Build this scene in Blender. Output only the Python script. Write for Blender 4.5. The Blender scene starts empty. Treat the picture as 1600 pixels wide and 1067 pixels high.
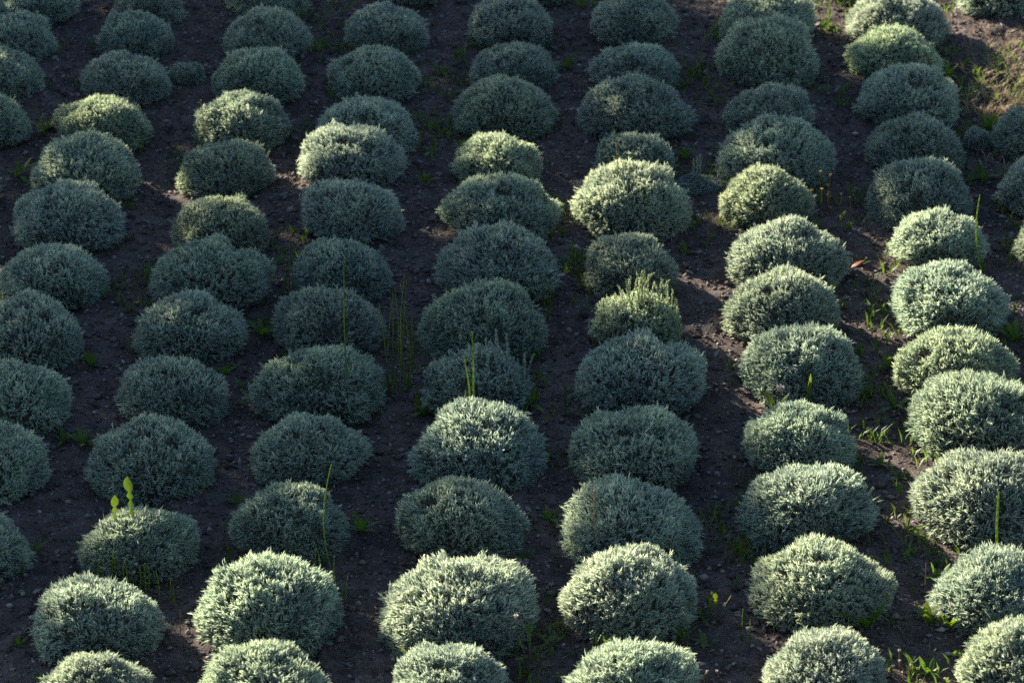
import bpy, math, random
import numpy as np
from mathutils import Vector, Matrix

# ------------------------------------------------------------------ camera, sky, sun, exposure
S = bpy.context.scene
COL = S.collection
R = math.radians
PITCH, FPX, DIST = R(25.0), 5500.0, 13.87          # view pitch, focal length in photo pixels, metres to the field's middle
cp, sp = math.cos(PITCH), math.sin(PITCH)
CAM = np.array([0.0, -DIST * cp, DIST * sp])
cam_d = bpy.data.cameras.new('camera')
cam = bpy.data.objects.new('camera', cam_d); COL.objects.link(cam)
cam.location = CAM
cam.rotation_euler = (R(90) - PITCH, 0, 0)
cam_d.sensor_width = 36.0
cam_d.lens = 36.0 * FPX / 1600.0
cam_d.clip_start, cam_d.clip_end = 0.5, 3000
cam_d.dof.use_dof = True
cam_d.dof.focus_distance = 12.7
cam_d.dof.aperture_fstop = 4.5
S.camera = cam

SUN_AZ, SUN_EL = R(48.0), R(18.5)                  # low sun from the left and a little behind the field
SUN = np.array([-math.cos(SUN_AZ) * math.cos(SUN_EL), math.sin(SUN_AZ) * math.cos(SUN_EL), math.sin(SUN_EL)])
W = bpy.data.worlds.new('World'); S.world = W; W.use_nodes = True
nt = W.node_tree; bg = nt.nodes['Background']
sky = nt.nodes.new('ShaderNodeTexSky'); sky.sky_type = 'NISHITA'; sky.sun_disc = False
sky.sun_elevation = SUN_EL; sky.sun_rotation = math.atan2(SUN[0], SUN[1])
sky.air_density = 1.0; sky.dust_density = 0.3; sky.ozone_density = 2.0
nt.links.new(sky.outputs[0], bg.inputs[0]); bg.inputs[1].default_value = 0.05
sun_d = bpy.data.lights.new('sun', 'SUN'); sun_d.energy = 5.0; sun_d.angle = R(0.55); sun_d.color = (1.0, 0.91, 0.74)
sun = bpy.data.objects.new('sun', sun_d); COL.objects.link(sun)
sun.rotation_euler = Vector(SUN).to_track_quat('Z', 'Y').to_euler()
S.view_settings.view_transform = 'Standard'; S.view_settings.look = 'None'
S.view_settings.exposure = 1.92; S.view_settings.gamma = 1.0
S.render.engine = 'CYCLES'
S.cycles.max_bounces = 6; S.cycles.diffuse_bounces = 3; S.cycles.transmission_bounces = 3
S.cycles.use_denoising = False

rng = np.random.default_rng(7)
random.seed(7)

# ------------------------------------------------------------------ helpers
def ray(px, py):
    x = (px - 800.0) / FPX; y = (533.5 - py) / FPX
    return np.array([x, cp + y * sp, -sp + y * cp])
def ground_at(px, py, z=0.0):
    d = ray(px, py); t = (z - CAM[2]) / d[2]
    return CAM + d * t
def scale_at(p):                                   # photo pixels per metre at a point
    v = np.asarray(p) - CAM
    return FPX / (v[1] * cp - v[2] * sp)
def height_to(base, py):                           # height of an upright thing on base whose tip shows at photo row py
    t = math.tan(math.atan2((533.5 - py) / FPX, 1.0) - PITCH)
    return CAM[2] + t * (base[1] - CAM[1])

def mesh_from(name, verts, faces, mats, tone=None, smooth=False, mat_idx=None):
    me = bpy.data.meshes.new(name)
    verts = np.asarray(verts, dtype=np.float32)
    if isinstance(faces, np.ndarray):
        n, k = faces.shape
        me.vertices.add(len(verts)); me.vertices.foreach_set('co', verts.ravel())
        me.loops.add(n * k); me.loops.foreach_set('vertex_index', faces.astype(np.int32).ravel())
        me.polygons.add(n); me.polygons.foreach_set('loop_start', np.arange(0, n * k, k, dtype=np.int32))
        me.update(calc_edges=True)
    else:
        me.from_pydata([tuple(v) for v in verts], [], faces); me.update()
    for m in mats: me.materials.append(m)
    if tone is not None:
        a = me.attributes.new('tone', 'FLOAT', 'POINT'); a.data.foreach_set('value', np.asarray(tone, dtype=np.float32))
    if mat_idx is not None: me.polygons.foreach_set('material_index', np.asarray(mat_idx, dtype=np.int32))
    if smooth: me.polygons.foreach_set('use_smooth', np.ones(len(me.polygons), dtype=bool))
    me.validate(); me.update()
    return me
def obj(name, data, parent=None, kind=None):
    o = bpy.data.objects.new(name, data); COL.objects.link(o)
    if parent is not None: o.parent = parent
    if kind: o['kind'] = kind
    return o
def tag(o, label, cat, group=None):
    o['label'] = label; o['category'] = cat
    if group: o['group'] = group
    return o

def unit(v):
    return v / np.maximum(np.linalg.norm(v, axis=-1, keepdims=True), 1e-9)
def frames(d):
    a = np.where(np.abs(d[:, 2:3]) > 0.9, np.array([[1.0, 0, 0]]), np.array([[0, 0, 1.0]]))
    u = unit(np.cross(d, a)); return u, np.cross(d, u)
def rods(rings, radii, closed_tip=True, sides=3, spin=0.0):
    """Many thin rods at once: rings = list of (N,3) centres along the rod, radii = list of (N,) or scalars; tip closes to a point."""
    n = len(rings[0]); d = unit(rings[-1] - rings[0]); u, w = frames(d)
    vs = []
    last = len(rings) - 1
    sp_ = spin if np.ndim(spin) else np.full(n, spin)
    for i, c in enumerate(rings):
        if i == last and closed_tip: vs.append(c[:, None, :]); continue
        r = np.broadcast_to(np.asarray(radii[i], dtype=float), (n,))
        ring = []
        for k in range(sides):
            a = sp_ + 2 * math.pi * k / sides
            ring.append(c + (u * np.cos(a)[:, None] + w * np.sin(a)[:, None]) * r[:, None])
        vs.append(np.stack(ring, 1))
    V = np.concatenate(vs, 1); per = V.shape[1]
    F = []
    for i in range(last):
        b0, b1 = i * sides, (i + 1) * sides
        for k in range(sides):
            k2 = (k + 1) % sides
            if i == last - 1 and closed_tip: F.append((b0 + k, b0 + k2, b1))
            else: F += [(b0 + k, b0 + k2, b1 + k2), (b0 + k, b1 + k2, b1 + k)]
    F = np.array(F); F = (F[None] + (np.arange(n) * per)[:, None, None]).reshape(-1, 3)
    return V.reshape(-1, 3), F, per
def join(chunks):
    V, F, T, off = [], [], [], 0
    for v, f, t in chunks:
        V.append(v); F.append(f + off); T.append(np.broadcast_to(t, (len(v),)) if np.ndim(t) < 1 else t); off += len(v)
    return np.concatenate(V), np.concatenate(F), np.concatenate(T)

# ------------------------------------------------------------------ materials
def new_mat(name):
    m = bpy.data.materials.new(name); m.use_nodes = True
    t = m.node_tree; t.nodes.clear()
    out = t.nodes.new('ShaderNodeOutputMaterial')
    return m, t, out
def leaf_mat(name, dark, light, trans=0.35, rough=0.6, spec=0.25, tint=None, use_obj=False, var=0.12):
    m, t, out = new_mat(name); N = t.nodes.new; L = t.links.new
    at = N('ShaderNodeAttribute'); at.attribute_name = 'tone'
    mix = N('ShaderNodeMix'); mix.data_type = 'RGBA'
    mix.inputs[6].default_value = (*dark, 1); mix.inputs[7].default_value = (*light, 1)
    L(at.outputs['Fac'], mix.inputs[0])
    col = mix.outputs[2]
    oi = N('ShaderNodeObjectInfo')
    if use_obj:                                     # each plant's leaf colour, with sun and shade put into weed tints
        mu = N('ShaderNodeMix'); mu.data_type = 'RGBA'; mu.blend_type = 'MULTIPLY'; mu.inputs[0].default_value = 1.0
        L(col, mu.inputs[6]); L(oi.outputs['Color'], mu.inputs[7]); col = mu.outputs[2]
    hs = N('ShaderNodeHueSaturation')
    mr = N('ShaderNodeMapRange'); mr.inputs[3].default_value = 1 - var; mr.inputs[4].default_value = 1 + var
    L(oi.outputs['Random'], mr.inputs[0]); L(mr.outputs[0], hs.inputs['Value']); L(col, hs.inputs['Color'])
    p = N('ShaderNodeBsdfPrincipled'); p.inputs['Roughness'].default_value = rough
    p.inputs['Specular IOR Level'].default_value = spec
    L(hs.outputs[0], p.inputs['Base Color'])
    tr = N('ShaderNodeBsdfTranslucent')
    if tint:
        mt = N('ShaderNodeMix'); mt.data_type = 'RGBA'; mt.blend_type = 'MULTIPLY'; mt.inputs[0].default_value = 1.0
        L(hs.outputs[0], mt.inputs[6]); mt.inputs[7].default_value = (*tint, 1); L(mt.outputs[2], tr.inputs[0])
    else: L(hs.outputs[0], tr.inputs[0])
    ms = N('ShaderNodeMixShader'); ms.inputs[0].default_value = trans
    L(p.outputs[0], ms.inputs[1]); L(tr.outputs[0], ms.inputs[2]); L(ms.outputs[0], out.inputs[0])
    return m
def plain_mat(name, c1, c2, scale=30.0, rough=0.9, bump=0.0, attr=False):
    m, t, out = new_mat(name); N = t.nodes.new; L = t.links.new
    p = N('ShaderNodeBsdfPrincipled'); p.inputs['Roughness'].default_value = rough; p.inputs['Specular IOR Level'].default_value = 0.2
    mix = N('ShaderNodeMix'); mix.data_type = 'RGBA'; mix.inputs[6].default_value = (*c1, 1); mix.inputs[7].default_value = (*c2, 1)
    if attr:
        at = N('ShaderNodeAttribute'); at.attribute_name = 'tone'; L(at.outputs['Fac'], mix.inputs[0])
    else:
        tc = N('ShaderNodeTexCoord'); no = N('ShaderNodeTexNoise'); no.inputs['Scale'].default_value = scale; no.inputs['Detail'].default_value = 5
        L(tc.outputs['Object'], no.inputs[0]); L(no.outputs[0], mix.inputs[0])
        if bump:
            b = N('ShaderNodeBump'); b.inputs['Strength'].default_value = bump; b.inputs['Distance'].default_value = 0.01
            L(no.outputs[0], b.inputs['Height']); L(b.outputs[0], p.inputs['Normal'])
    L(mix.outputs[2], p.inputs['Base Color']); L(p.outputs[0], out.inputs[0])
    return m

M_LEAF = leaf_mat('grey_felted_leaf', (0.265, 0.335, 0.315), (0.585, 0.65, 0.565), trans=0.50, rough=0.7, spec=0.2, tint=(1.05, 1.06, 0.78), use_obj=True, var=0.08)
M_TWIG_CORE = plain_mat('twig_and_dark_core', (0.045, 0.038, 0.028), (0.10, 0.085, 0.06), 60)  # dead-twig brown, also on the dome that stands for inner shade
M_GREEN = leaf_mat('green_weed_leaf', (0.070, 0.115, 0.028), (0.16, 0.23, 0.055), trans=0.5, rough=0.5, spec=0.3, tint=(1.15, 1.15, 0.5), use_obj=True)
M_HORSE = leaf_mat('horsetail_green', (0.10, 0.15, 0.035), (0.22, 0.29, 0.07), trans=0.45, rough=0.5, tint=(1.4, 1.4, 0.5), use_obj=True)
M_DRY = leaf_mat('dry_straw', (0.16, 0.11, 0.06), (0.45, 0.36, 0.22), trans=0.25, rough=0.8, use_obj=True)
M_RED = leaf_mat('red_leaf', (0.20, 0.055, 0.03), (0.34, 0.13, 0.05), trans=0.4, rough=0.5)
M_YEL = leaf_mat('yellow_petal', (0.60, 0.38, 0.03), (0.75, 0.55, 0.05), trans=0.3)
M_PALE = leaf_mat('pale_bud', (0.45, 0.36, 0.30), (0.62, 0.54, 0.46), trans=0.3)
M_CRUMB = plain_mat('soil_crumb', (0.050, 0.038, 0.037), (0.42, 0.35, 0.33), attr=True)
M_STONE = plain_mat('pale_stone', (0.22, 0.20, 0.19), (0.42, 0.39, 0.36), 25, 0.85, 0.4)
M_TREE = leaf_mat('tree_leaf', (0.04, 0.07, 0.02), (0.09, 0.13, 0.04), trans=0.2)
M_BARK = plain_mat('bark', (0.06, 0.05, 0.04), (0.14, 0.12, 0.10), 12, 0.9, 0.5)

def soil_material():
    m, t, out = new_mat('soil'); N = t.nodes.new; L = t.links.new
    tc = N('ShaderNodeTexCoord')
    def noise(s, det=6, ro=0.6):
        n = N('ShaderNodeTexNoise'); n.inputs['Scale'].default_value = s; n.inputs['Detail'].default_value = det; n.inputs['Roughness'].default_value = ro
        L(tc.outputs['Object'], n.inputs[0]); return n
    n1, n2, n3 = noise(1.3), noise(14), noise(120, 4)
    r1 = N('ShaderNodeValToRGB'); e = r1.color_ramp.elements
    e[0].position, e[0].color = 0.30, (0.066, 0.052, 0.048, 1); e[1].position, e[1].color = 0.72, (0.200, 0.162, 0.150, 1)
    L(n2.outputs[0], r1.inputs[0])
    r2 = N('ShaderNodeValToRGB'); e = r2.color_ramp.elements
    e[0].position, e[0].color = 0.35, (0.70, 0.68, 0.70, 1); e[1].position, e[1].color = 0.65, (1.15, 1.08, 1.02, 1)
    L(n1.outputs[0], r2.inputs[0])
    mu = N('ShaderNodeMix'); mu.data_type = 'RGBA'; mu.blend_type = 'MULTIPLY'; mu.inputs[0].default_value = 1
    L(r1.outputs[0], mu.inputs[6]); L(r2.outputs[0], mu.inputs[7])
    r3 = N('ShaderNodeValToRGB'); e = r3.color_ramp.elements
    e[0].position, e[0].color = 0.35, (0.55, 0.55, 0.55, 1); e[1].position, e[1].color = 0.7, (1.35, 1.35, 1.35, 1)
    L(n3.outputs[0], r3.inputs[0])
    mu2 = N('ShaderNodeMix'); mu2.data_type = 'RGBA'; mu2.blend_type = 'MULTIPLY'; mu2.inputs[0].default_value = 1
    L(mu.outputs[2], mu2.inputs[6]); L(r3.outputs[0], mu2.inputs[7])
    p = N('ShaderNodeBsdfPrincipled'); p.inputs['Roughness'].default_value = 0.95; p.inputs['Specular IOR Level'].default_value = 0.15
    L(mu2.outputs[2], p.inputs['Base Color'])
    b = N('ShaderNodeBump'); b.inputs['Strength'].default_value = 0.9; b.inputs['Distance'].default_value = 0.012
    ad = N('ShaderNodeMath'); ad.operation = 'ADD'; L(n2.outputs[0], ad.inputs[0]); L(n3.outputs[0], ad.inputs[1])
    L(ad.outputs[0], b.inputs['Height']); L(b.outputs[0], p.inputs['Normal'])
    L(p.outputs[0], out.inputs[0])
    return m
M_SOIL = soil_material()

# ------------------------------------------------------------------ where the shrubs stand (read off the photograph: middle x, crest y, width, foot y, light)
# light: L sunlit, P partly lit, S in shade ; last field = leaf tint
LINES = {
 'corner': [(-45, -12, 130, 60, 'L')],
 'upper_left': [(-80, 250, 165, 340, 'P'), (-24, 155, 152, 242, 'P'), (0, 80, 144, 162, 'P'), (26, 18, 140, 105, 'S'), (66, -32, 118, 36, 'S')],
 'left_edge': [(-52, 785, 200, 897, 'S'), (-18, 667, 196, 792, 'S'), (18, 563, 188, 676, 'S'), (48, 455, 172, 580, 'S'), (85, 374, 174, 482, 'S'),
               (113, 283, 190, 402, 'P'), (137, 216, 177, 306, 'P'), (165, 149, 154, 232, 'L'), (197, 83, 142, 166, 'S'), (212, 17, 130, 84, 'S'), (235, -32, 130, 38, 'S')],
 'b1': [(148, 1014, 180, 1140, 'L'), (155, 894, 208, 1026, 'L'), (217, 785, 185, 902, 'P'), (241, 649, 202, 792, 'S'), (268, 550, 182, 668, 'S'), (294, 447, 182, 566, 'S'),
        (327, 375, 183, 470, 'S'), (345, 306, 154, 386, 'L'), (352, 213, 163, 312, 'P'), (378, 140, 160, 236, 'L'), (405, 75, 154, 154, 'S'), (418, 12, 146, 92, 'S'), (424, -48, 136, 24, 'S')],
 'b2': [(413, 1004, 214, 1140, 'L'), (422, 862, 242, 1022, 'L'), (451, 757, 188, 872, 'P'), (483, 641, 185, 762, 'S'), (504, 530, 207, 646, 'S'), (515, 443, 180, 548, 'S'),
        (531, 372, 168, 456, 'S'), (551, 285, 168, 376, 'S'), (553, 200, 171, 300, 'L'), (574, 147, 162, 220, 'S'), (588, 68, 153, 158, 'S'), (604, 3, 137, 86, 'S'), (636, -48, 110, 22, 'S')],
 'b3': [(708, 997, 184, 1120, 'L'), (716, 865, 250, 1022, 'L'), (723, 742, 211, 878, 'P'), (751, 630, 222, 746, 'L'), (746, 552, 172, 642, 'S'), (756, 441, 212, 562, 'S'),
        (779, 358, 198, 448, 'S'), (776, 270, 183, 376, 'P'), (776, 210, 145, 288, 'L'), (786, 127, 163, 218, 'P'), (802, 64, 141, 142, 'S'), (800, -3, 136, 82, 'S'), (832, -64, 124, 20, 'S')],
 'b4': [(984, 993, 222, 1125, 'L'), (980, 853, 224, 1006, 'L'), (983, 740, 229, 868, 'P'), (995, 627, 214, 748, 'S'), (998, 526, 210, 642, 'S'), (993, 466, 150, 538, 'L'),
        (983, 370, 155, 452, 'P'), (985, 252, 190, 378, 'L'), (992, 205, 139, 268, 'P'), (991, 122, 178, 220, 'P'), (996, 67, 142, 132, 'S'), (991, -5, 142, 80, 'S')],
 'b5': [(1290, 985, 210, 1120, 'L'), (1276, 840, 228, 998, 'L'), (1259, 723, 218, 868, 'L'), (1246, 630, 187, 732, 'L'), (1251, 504, 207, 642, 'P'), (1222, 424, 193, 546, 'L'),
        (1224, 338, 192, 446, 'L'), (1196, 262, 157, 364, 'L'), (1213, 184, 187, 276, 'P'), (1199, 137, 138, 206, 'S'), (1202, 40, 167, 156, 'S'), (1196, -10, 157, 68, 'L'), (1140, -44, 60, 10, 'L')],
 'b6': [(1602, 968, 224, 1100, 'L'), (1555, 855, 226, 978, 'L'), (1540, 710, 244, 862, 'L'), (1528, 580, 238, 736, 'L'), (1496, 510, 198, 614, 'L'), (1481, 408, 193, 532, 'L'),
        (1465, 333, 160, 434, 'L'), (1435, 242, 176, 362, 'P'), (1428, 174, 165, 270, 'S'), (1417, 103, 169, 208, 'S'), (1394, 45, 152, 132, 'L'), (1399, -15, 162, 68, 'L'), (1345, -50, 110, 12, 'L')],
 'right_edge': [(1655, 335, 156, 424, 'P'), (1628, 228, 152, 348, 'S'), (1620, 162, 150, 252, 'S')],
}
EXTRA = [(1565, -70, 170, 14, 'S'), (291, 98, 60, 138, 'S'), (1526, 202, 46, 240, 'S')]
YELLOW = {('b1', 7), ('b3', 8), ('b6', 10), ('b5', 7), ('b4', 5), ('left_edge', 7), ('b6', 4)}

def solve_shrub(cx, top, w, foot):
    """Ground centre, radius and height of a dome whose outline has that crest, width and foot in the photograph."""
    py = foot - 0.12 * w
    for _ in range(6):
        g = ground_at(cx, py); s = scale_at(g)
        v = CAM - g; d = math.atan2(v[2], abs(v[1])); sd, cd = math.sin(d), math.cos(d)
        rad = w / 2 / s
        py = foot - 0.93 * rad * sd * s
    E = (foot - top) / s
    h = rad
    ext = lambda h: 0.93 * rad * sd + 0.22 * h * cd + math.sqrt((rad * sd) ** 2 + (0.78 * h * cd) ** 2)
    for _ in range(30): h *= 1 + 0.8 * (E - ext(h)) / E
    hc = min(max(h, 0.86 * rad), 1.15 * rad)
    if abs(hc - h) > 1e-4:                          # foot hidden behind a neighbour: keep the crest, move the foot
        for _ in range(8):
            g = ground_at(cx, top + (ext(hc) - 0.93 * rad * sd) * s); s = scale_at(g)
    return g, rad, hc

SHRUBS = []
for ln, rows in LINES.items():
    for i, r in enumerate(rows): SHRUBS.append((ln, i, r, *solve_shrub(*r[:4])))
for i, r in enumerate(EXTRA): SHRUBS.append(('extra', i, r, *solve_shrub(*r[:4])))
CEN = np.array([s[3] for s in SHRUBS]); RAD = np.array([s[4] for s in SHRUBS]); HGT = np.array([s[5] for s in SHRUBS])

# ------------------------------------------------------------------ soil
def value_noise(x, y, seed, freq):
    r = np.random.default_rng(seed); T = r.random((64, 64))
    x = x * freq; y = y * freq
    xi, yi = np.floor(x).astype(int), np.floor(y).astype(int); fx, fy = x - xi, y - yi
    fx, fy = fx * fx * (3 - 2 * fx), fy * fy * (3 - 2 * fy)
    g = lambda a, b: T[a % 64, b % 64]
    return (g(xi, yi) * (1 - fx) + g(xi + 1, yi) * fx) * (1 - fy) + (g(xi, yi + 1) * (1 - fx) + g(xi + 1, yi + 1) * fx) * fy - 0.5
def soil_z(x, y):
    near = np.clip(1.2 - np.maximum(np.abs(x) / 4.5, np.abs(y) / 7.0), 0, 0.2) / 0.2
    z = 0.05 * value_noise(x, y, 1, 1.4) + 0.030 * value_noise(x, y, 2, 5) + 0.022 * value_noise(x, y, 3, 14) + 0.013 * value_noise(x, y, 4, 32)
    return z * near
def axis(a, step, far):
    inner = np.arange(-a, a + step / 2, step); out = []
    q = a; d = step
    while q < far: d *= 1.5; q += d; out.append(q)
    out = np.array(out); return np.concatenate([-out[::-1], inner, out])
ax, ay = axis(3.2, 0.024, 900), axis(5.2, 0.024, 900)
gx, gy = np.meshgrid(ax, ay)
V = np.stack([gx, gy, soil_z(gx, gy)], -1).reshape(-1, 3)
nx, ny = len(ax), len(ay)
ii = (np.arange(ny - 1)[:, None] * nx + np.arange(nx - 1)[None]).ravel()
soil = obj('ground', mesh_from('ground', V, np.stack([ii, ii + 1, ii + nx + 1, ii + nx], 1), [M_SOIL], smooth=True), kind='structure')

# ------------------------------------------------------------------ shrub forms
Z0 = 0.22
class Form:
    """One grown dome: unit radius, unit height, with its own lumps and clefts."""
    def __init__(self, seed, rough=1.0):
        r = np.random.default_rng(seed)
        nb = 16
        d = unit(np.stack([r.normal(size=nb), r.normal(size=nb), np.abs(r.normal(size=nb)) * 0.9], 1))
        self.d, self.a, self.w = d, r.uniform(-0.13, 0.15, nb) * rough, r.uniform(0.2, 0.45, nb)
        self.ph = r.random(3) * 6.28
        k = 5
        c = unit(np.stack([r.normal(size=k), r.normal(size=k), np.abs(r.normal(size=k)) + 0.25], 1))
        self.d = np.concatenate([self.d, c]); self.a = np.concatenate([self.a, r.uniform(-0.16, -0.06, k) * rough]); self.w = np.concatenate([self.w, r.uniform(0.12, 0.2, k)])
    def bulge(self, dirs):
        ang = np.arccos(np.clip(dirs @ self.d.T, -1, 1))
        return 1 + (np.exp(-(ang / self.w) ** 2) * self.a).sum(1)
    def clump(self, P):
        q = P * 5.0 + self.ph
        return np.clip(np.sin(q[:, 0] + 1.3 * np.sin(q[:, 1])) * np.sin(q[:, 1] + 1.1 * np.sin(q[:, 2])) + 0.5 * np.sin(q[:, 2] * 1.7 + q[:, 0]), -1, 1)
    def point(self, s, phi):
        """s in 0..1 runs along the outline from the foot to the crest."""
        t = np.where(s < 0.18, s / 0.18, (s - 0.18) / 0.82)
        lo = s < 0.18
        z = np.where(lo, 0.03 + (Z0 - 0.03) * t, Z0 + (1 - Z0) * np.sin(t * math.pi / 2))
        r = np.where(lo, 0.955 + 0.045 * np.sin(t * math.pi / 2), np.cos(t * math.pi / 2) ** 1.0)
        P = np.stack([r * np.cos(phi), r * np.sin(phi), z], 1)
        c = np.array([0, 0, 0.28]); q = P - c
        return c + q * self.bulge(unit(q))[:, None]
    def sample(self, n, r):
        m = n * 3
        s, phi = r.random(m), r.random(m) * 2 * math.pi
        t = np.clip((s - 0.18) / 0.82, 0, 1)
        rad = np.where(s < 0.18, 0.95, np.cos(t * math.pi / 2))
        keep = r.random(m) < rad * np.interp(s, [0.0, 0.12, 0.45], [0.62, 0.68, 1.0])
        s, phi = s[keep][:n], phi[keep][:n]
        P = self.point(s, phi); e = 0.02
        dphi = self.point(s, phi + e) - P
        ds = self.point(np.clip(s + e, 0, 0.999), phi) - P
        nrm = unit(np.cross(dphi, ds))
        return P, nrm, s

def slivers(b, c, t, w, spin):
    """Thin folded leaflets, one sheet each: base, three points across the widest place, tip."""
    d = unit(t - b); u, q = frames(d)
    x = u * np.cos(spin)[:, None] + q * np.sin(spin)[:, None]; y = np.cross(d, x)
    V = np.stack([b, c - x * w[:, None] * 1.05, c + y * w[:, None] * 0.6, c + x * w[:, None] * 1.05, t], 1)
    F = np.array([[0, 1, 2], [0, 2, 3], [1, 4, 2], [2, 4, 3]])
    return V.reshape(-1, 3), (F[None] + (np.arange(len(b)) * 5)[:, None, None]).reshape(-1, 3), 5

def foliage_mesh(form, seed, n_sprig, fing=4.6, flen=(0.10, 0.19), thick=0.0090, fluff=1.0):
    r = np.random.default_rng(seed)
    P, nrm, s = form.sample(n_sprig, r); n = len(P)
    radial = unit(P - np.array([0, 0, -0.05]))
    up = np.array([0, 0, 1.0])
    d = unit(nrm * 0.40 + radial * 0.55 + up * 0.30 + r.normal(size=(n, 3)) * 0.22 * fluff)
    stray = r.random(n) < np.where(s < 0.2, 0.14, 0.05)
    clump = form.clump(P)                                        # some patches of shoots stand a little proud of others
    tip = P + nrm * (clump * 0.045 + r.normal(size=n) * 0.014 * fluff)[:, None] + d * (np.where(stray, r.uniform(0.03, 0.10, n), 0.0))[:, None]
    base = tip - d * 0.30
    tone_s = r.normal(0.45, 0.13, n) + 0.25 * clump
    ch = []
    mid = (tip + base) / 2 + r.normal(size=(n, 3)) * 0.012
    v, f, per = rods([base, mid, tip - d * 0.05], [0.0075, 0.0065, 0.005], closed_tip=True)
    ch.append((v, f, np.repeat(np.clip(tone_s - 0.40, 0, 1), per)))
    k = r.poisson(fing, n).clip(2, 10)
    idx = np.repeat(np.arange(n), k); m = len(idx)
    dd = d[idx]
    fd = unit(dd + r.normal(size=(m, 3)) * 0.27)
    fl = r.uniform(*flen, m) * np.where(stray[idx], 1.2, 1.0)
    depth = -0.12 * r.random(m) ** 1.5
    ft = tip[idx] + (fd - dd) * 0.11 + dd * depth[:, None]
    fb = ft - unit(fd - up * 0.22 + r.normal(size=(m, 3)) * 0.10) * fl[:, None]
    fm = fb * 0.34 + ft * 0.66 + r.normal(size=(m, 3)) * (fl * 0.05)[:, None]
    th = thick * r.uniform(0.75, 1.2, m)
    v, f, per = slivers(fb, fm, ft, th, r.random(m) * 6.28)
    tn = np.clip(tone_s[idx] + 0.15 + 1.2 * depth + r.normal(size=m) * 0.12, 0, 1)  # paler new tips; shade between shoots also put into the tone by depth
    ch.append((v, f, np.repeat(tn, per)))
    V, F, T = join(ch)
    V[:, 2] = np.maximum(V[:, 2], 0.012)
    return mesh_from('shrub_foliage', V, F, [M_LEAF], tone=T)

def core_branch_mesh(form, seed):  # closed dark dome added to read as inner shade, with twigs through it
    r = np.random.default_rng(seed + 900)
    ns, nphi = 12, 26
    ss = np.linspace(0, 0.985, ns); ph = np.arange(nphi) * 2 * math.pi / nphi
    A, B = np.meshgrid(ss, ph, indexing='ij')
    P = form.point(A.ravel(), B.ravel()); c = np.array([0, 0, 0.12])
    P = c + (P - c) * (0.80 + r.normal(size=(len(P), 1)) * 0.015); P[:, 2] = np.maximum(P[:, 2], -0.05)
    P[:nphi, 2] = -0.12
    F = []
    for i in range(ns - 1):
        for j in range(nphi):
            a, b = i * nphi + j, i * nphi + (j + 1) % nphi
            F += [(a, b, b + nphi), (a, b + nphi, a + nphi)]
    top = len(P); P = np.vstack([P, P[-nphi:].mean(0)])
    for j in range(nphi): F.append(((ns - 1) * nphi + j, (ns - 1) * nphi + (j + 1) % nphi, top))
    n = 260
    Q, nr, s = form.sample(n, r)
    b0 = np.stack([r.normal(size=n) * 0.25, r.normal(size=n) * 0.25, np.full(n, -0.06)], 1)
    b0 = b0 + np.stack([Q[:, 0], Q[:, 1], np.zeros(n)], 1) * 0.35
    m0 = b0 * 0.45 + Q * 0.55 + r.normal(size=(n, 3)) * 0.03; m0[:, 2] -= 0.04
    v, f, per = rods([b0, m0, Q * 0.97], [0.014, 0.010, 0.005])
    V, F2, _ = join([(P, np.array(F), 0.0), (v, f, 0.0)])
    return mesh_from('shrub_core_branches', V, F2, [M_TWIG_CORE])

N_FORM = 11
FORMS = [Form(50 + k, 1.0) for k in range(N_FORM)]
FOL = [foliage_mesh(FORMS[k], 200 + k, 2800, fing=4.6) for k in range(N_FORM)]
BRA = [core_branch_mesh(FORMS[k], 200 + k) for k in range(N_FORM)]
loose = Form(91, 1.3)
FOL_LOOSE = foliage_mesh(loose, 391, 1500, fing=4.2, flen=(0.09, 0.15), thick=0.012, fluff=1.6); BRA_LOOSE = core_branch_mesh(loose, 391)

ORD = ['first', 'second', 'third', 'fourth', 'fifth', 'sixth', 'seventh', 'eighth', 'ninth', 'tenth', 'eleventh', 'twelfth', 'thirteenth']
LOOK = {'L': 'sunlit silver-green domed shrub', 'P': 'half-lit grey-green domed shrub', 'S': 'shaded blue-grey domed shrub'}
def shrub_label(ln, i, light):
    if ln == 'corner': return 'sunlit shrub peeking out at the very top left corner of the field'
    if ln == 'extra':
        return ['dark shrub cut off by the frame at the top right corner',
                'tiny low shaded shrub squeezed between two large domes near the top left',
                'tiny shaded tuft of a shrub between two domes near the right edge'][i]
    lk = LOOK[light]
    if ln[0] == 'b': return f'{lk}, {ORD[i]} up in line {["one","two","three","four","five","six"][int(ln[1]) - 1]} of six starting at the bottom edge'
    if ln == 'left_edge': return f'{lk}, {ORD[i]} up in the line starting low on the left edge'
    if ln == 'upper_left': return f'{lk}, {ORD[i]} up in the short line at the upper left edge'
    return f'{lk}, {ORD[i]} up of the three along the upper right edge'

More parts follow.
